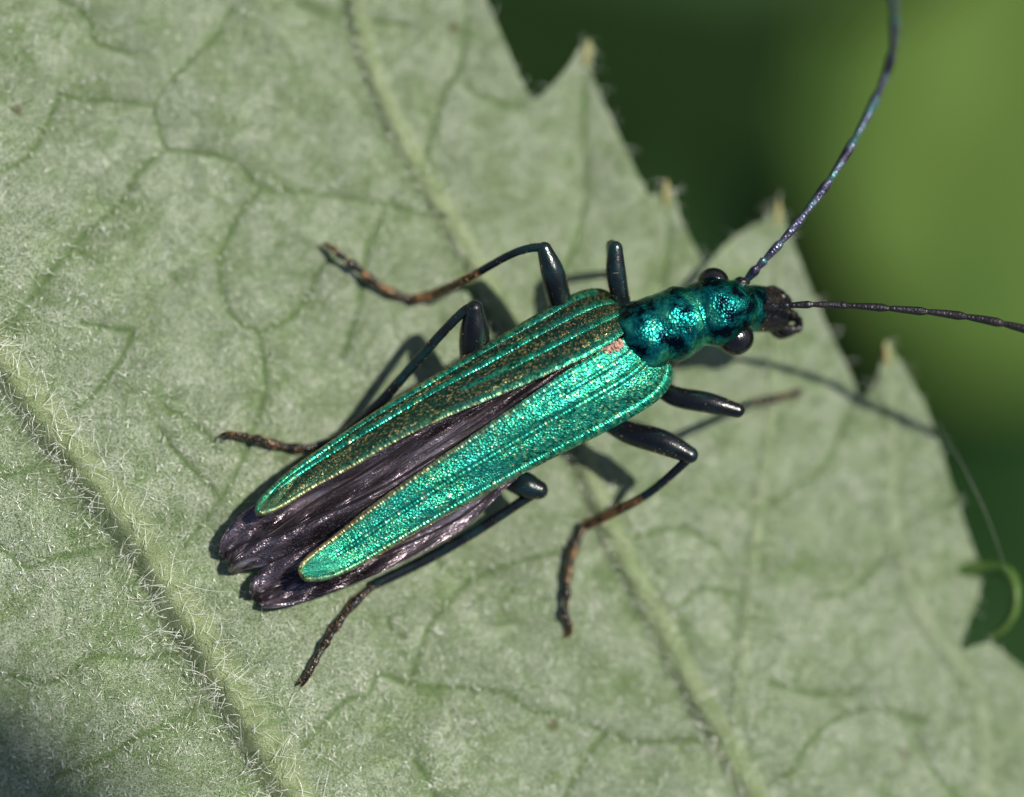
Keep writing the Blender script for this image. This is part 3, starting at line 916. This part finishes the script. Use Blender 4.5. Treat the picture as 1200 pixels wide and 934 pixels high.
# folded hind wings
def wing(st, pleats, seed, rag):
    nu, nv = 220, 120
    r = np.random.default_rng(seed)
    ph = r.uniform(0, 6, 4)
    def zf(c, u, v):
        zi, zo = c[:, 4:5], c[:, 5:6]
        z = zi + (zo - zi) * v
        w = np.clip(u * 1.6, 0.3, 1)
        z = z + w * 0.10 * (2 / math.pi) * np.arcsin(0.97 * np.sin(v * pleats * 2 * math.pi + u * 2.2 + ph[0])) + w * 0.008 * np.sin(v * pleats * 4.3 * math.pi + u * 3 + ph[1])
        z = z + 0.022 * np.sin(u * 16 + v * 9 + ph[2]) + 0.010 * np.sin(u * 47 - v * 22 + ph[3])
        return z - 0.05 * np.clip((u - 0.82) / 0.18, 0, 1) ** 2
    X, Y, Zz, u, v = lofted(st, nu, nv, zf)
    # torn-looking scalloped end
    end = np.clip((np.broadcast_to(u, X.shape) - 0.86) / 0.14, 0, 1) ** 2
    sc = rag * (np.sin(v * pleats * 2 * math.pi + ph[0]) * 0.6 + 0.4 * np.sin(v * 17 + ph[1]))[None]
    ax = np.array([-0.86, 0.5])
    X = X + ax[0] * sc * end
    Y = Y + ax[1] * sc * end
    V = P(X.ravel(), Y.ravel(), Zz.ravel())
    o = mesh_object('hind_wing', V, grid_faces(nu, nv), m_wing, beetle)
    add_uv(o, nu, nv)
    md = o.modifiers.new('thickness', 'SOLIDIFY')
    md.thickness = 0.012
    V = V.reshape(nu, nv, 3)
    # veins that stand up from the membrane
    for (u0, v0, u1, v1) in [(0.25, 0.9, 0.93, 0.35), (0.35, 0.35, 0.95, 0.62)]:
        k = np.linspace(0, 1, 40)
        fu, fv = (u0 + (u1 - u0) * k) * (nu - 1), (v0 + (v1 - v0) * k) * (nv - 1)
        iu, iv = fu.astype(int), fv.astype(int)
        gu, gv = (fu - iu)[:, None], (fv - iv)[:, None]
        pts = (V[iu, iv] * (1 - gu) + V[iu + 1, iv] * gu) * (1 - gv) + (V[iu, iv + 1] * (1 - gu) + V[iu + 1, iv + 1] * gu) * gv + np.array([0, 0, 0.022])
        w = mesh_object('wing_vein', *tube(pts, [0.016] * 40, 60, 6), m_wingvein, None)
        w.parent = o
wing([(700, 398, 700, 418, 1.26, 1.24), (640, 430, 650, 446, 1.27, 1.24), (570, 455, 590, 490, 1.24, 1.20), (490, 490, 520, 540, 1.20, 1.14), (410, 530, 450, 592, 1.16, 1.08), (350, 556, 390, 630, 1.12, 1.02), (306, 586, 345, 655, 1.10, 1.04), (278, 606, 316, 662, 1.06, 1.03), (260, 630, 292, 666, 1.02, 1.02), (258, 648, 272, 672, 1.00, 1.01)], 1.3, 3, 3)
wing([(690, 440, 712, 482, 1.12, 0.86), (630, 470, 652, 520, 1.14, 0.84), (560, 512, 600, 565, 1.14, 0.86), (490, 560, 545, 618, 1.12, 0.88), (425, 604, 480, 655, 1.08, 0.90), (370, 636, 425, 680, 1.02, 0.90), (328, 655, 378, 697, 1.0, 0.92), (306, 668, 350, 706, 0.98, 0.92), (295, 682, 326, 711, 0.97, 0.92), (292, 695, 306, 712, 0.96, 0.92)], 1.2, 9, 2)

# crumb of debris on a wing case
def crumb():
    q = VR.reshape(-1, 3)
    g = P(715, 409, 1.25)
    c = Vector(q[np.argmin(np.hypot(q[:, 0] - g[0], q[:, 1] - g[1]))].tolist()) + Vector((0, 0, 0.022))
    V, F = tube([c + Vector((-0.11, -0.05, 0.0)), c + Vector((-0.05, -0.03, 0.01)), c + Vector((0.03, 0.02, 0.012)), c + Vector((0.09, 0.05, 0))], [0.012, 0.04, 0.03, 0.05], 16, 12, 0.5)
    V = V + RNG.normal(0, 0.014, V.shape)
    tag(mesh_object('crumb', V, F, m_crumb, None, False), 'small pinkish crumb of debris lying on the beetle wing case', 'crumb')
crumb()

# strand of silk past the leaf margin
th = mesh_object('silk_thread', *tube([P(1098, 495, -0.6), P(1125, 540, -0.3), P(1150, 590, -0.2), P(1168, 635, -0.2), P(1180, 672, 0.1)], [0.002] * 5, 40, 6), m_thread)
tag(th, 'thin pale thread hanging off the toothed leaf margin', 'thread')

# ---------------------------------------------------------------- leaves far below and around
def far_leaf(label, loc, length, width, rz, tilt, axis, mat, droop=0.15):
    root = empty('leaf', loc)
    tag(root, label, 'leaf')
    nu, nv = 40, 21
    u = np.linspace(0, 1, nu)[:, None]
    a = np.linspace(-1, 1, nv)[None, :]
    half = width * 0.5 * np.sin(math.pi * np.clip(u, 0.01, 0.99) ** 0.8) ** 0.75 * (1 + 0.04 * np.sin(u * 70))
    X = (u - 0.5) * length + 0 * a
    Y = a * half
    Zz = -droop * length * (u - 0.5) ** 2 + 0.10 * np.abs(a) * half + 0.03 * width * np.sin(u * 14 + np.abs(a) * 3)
    V = np.stack([X, Y, Zz], -1).reshape(-1, 3)
    R = Matrix.Rotation(tilt, 3, Vector(axis)) @ Matrix.Rotation(rz, 3, 'Z')
    V = V @ np.array(R).T + np.array(loc)
    b = mesh_object('blade', V, grid_faces(nu, nv), mat, root)
    b.modifiers.new('thickness', 'SOLIDIFY').thickness = 0.08
    mid = V.reshape(nu, nv, 3)[:, nv // 2] + np.array([0, 0, 0.04])
    mesh_object('midrib', *tube(mid[::3], np.linspace(0.018, 0.006, len(mid[::3])) * width, 40, 8), mat, root)
    return root

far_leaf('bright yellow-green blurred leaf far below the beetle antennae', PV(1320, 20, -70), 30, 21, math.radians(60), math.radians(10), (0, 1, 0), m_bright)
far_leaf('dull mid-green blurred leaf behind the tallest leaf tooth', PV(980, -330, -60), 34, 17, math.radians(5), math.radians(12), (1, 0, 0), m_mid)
far_leaf('blurred leaf deep behind the toothed margin, shade put into its dark green', PV(1190, 700, -75), 48, 24, math.radians(-30), math.radians(8), (1, 0, 0), m_deep_shade)
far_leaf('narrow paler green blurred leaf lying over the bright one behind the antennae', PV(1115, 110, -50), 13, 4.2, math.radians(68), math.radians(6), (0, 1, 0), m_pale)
# unseen leaf added high overhead to throw shade on a corner of the big leaf
far_leaf('unseen broad leaf added high overhead to shade part of the big leaf', PV(-125, 1080, 1.2) + SUN_DIR * 140, 9, 5.2, math.radians(-40), math.radians(30), (0, 1, 0), m_mid)
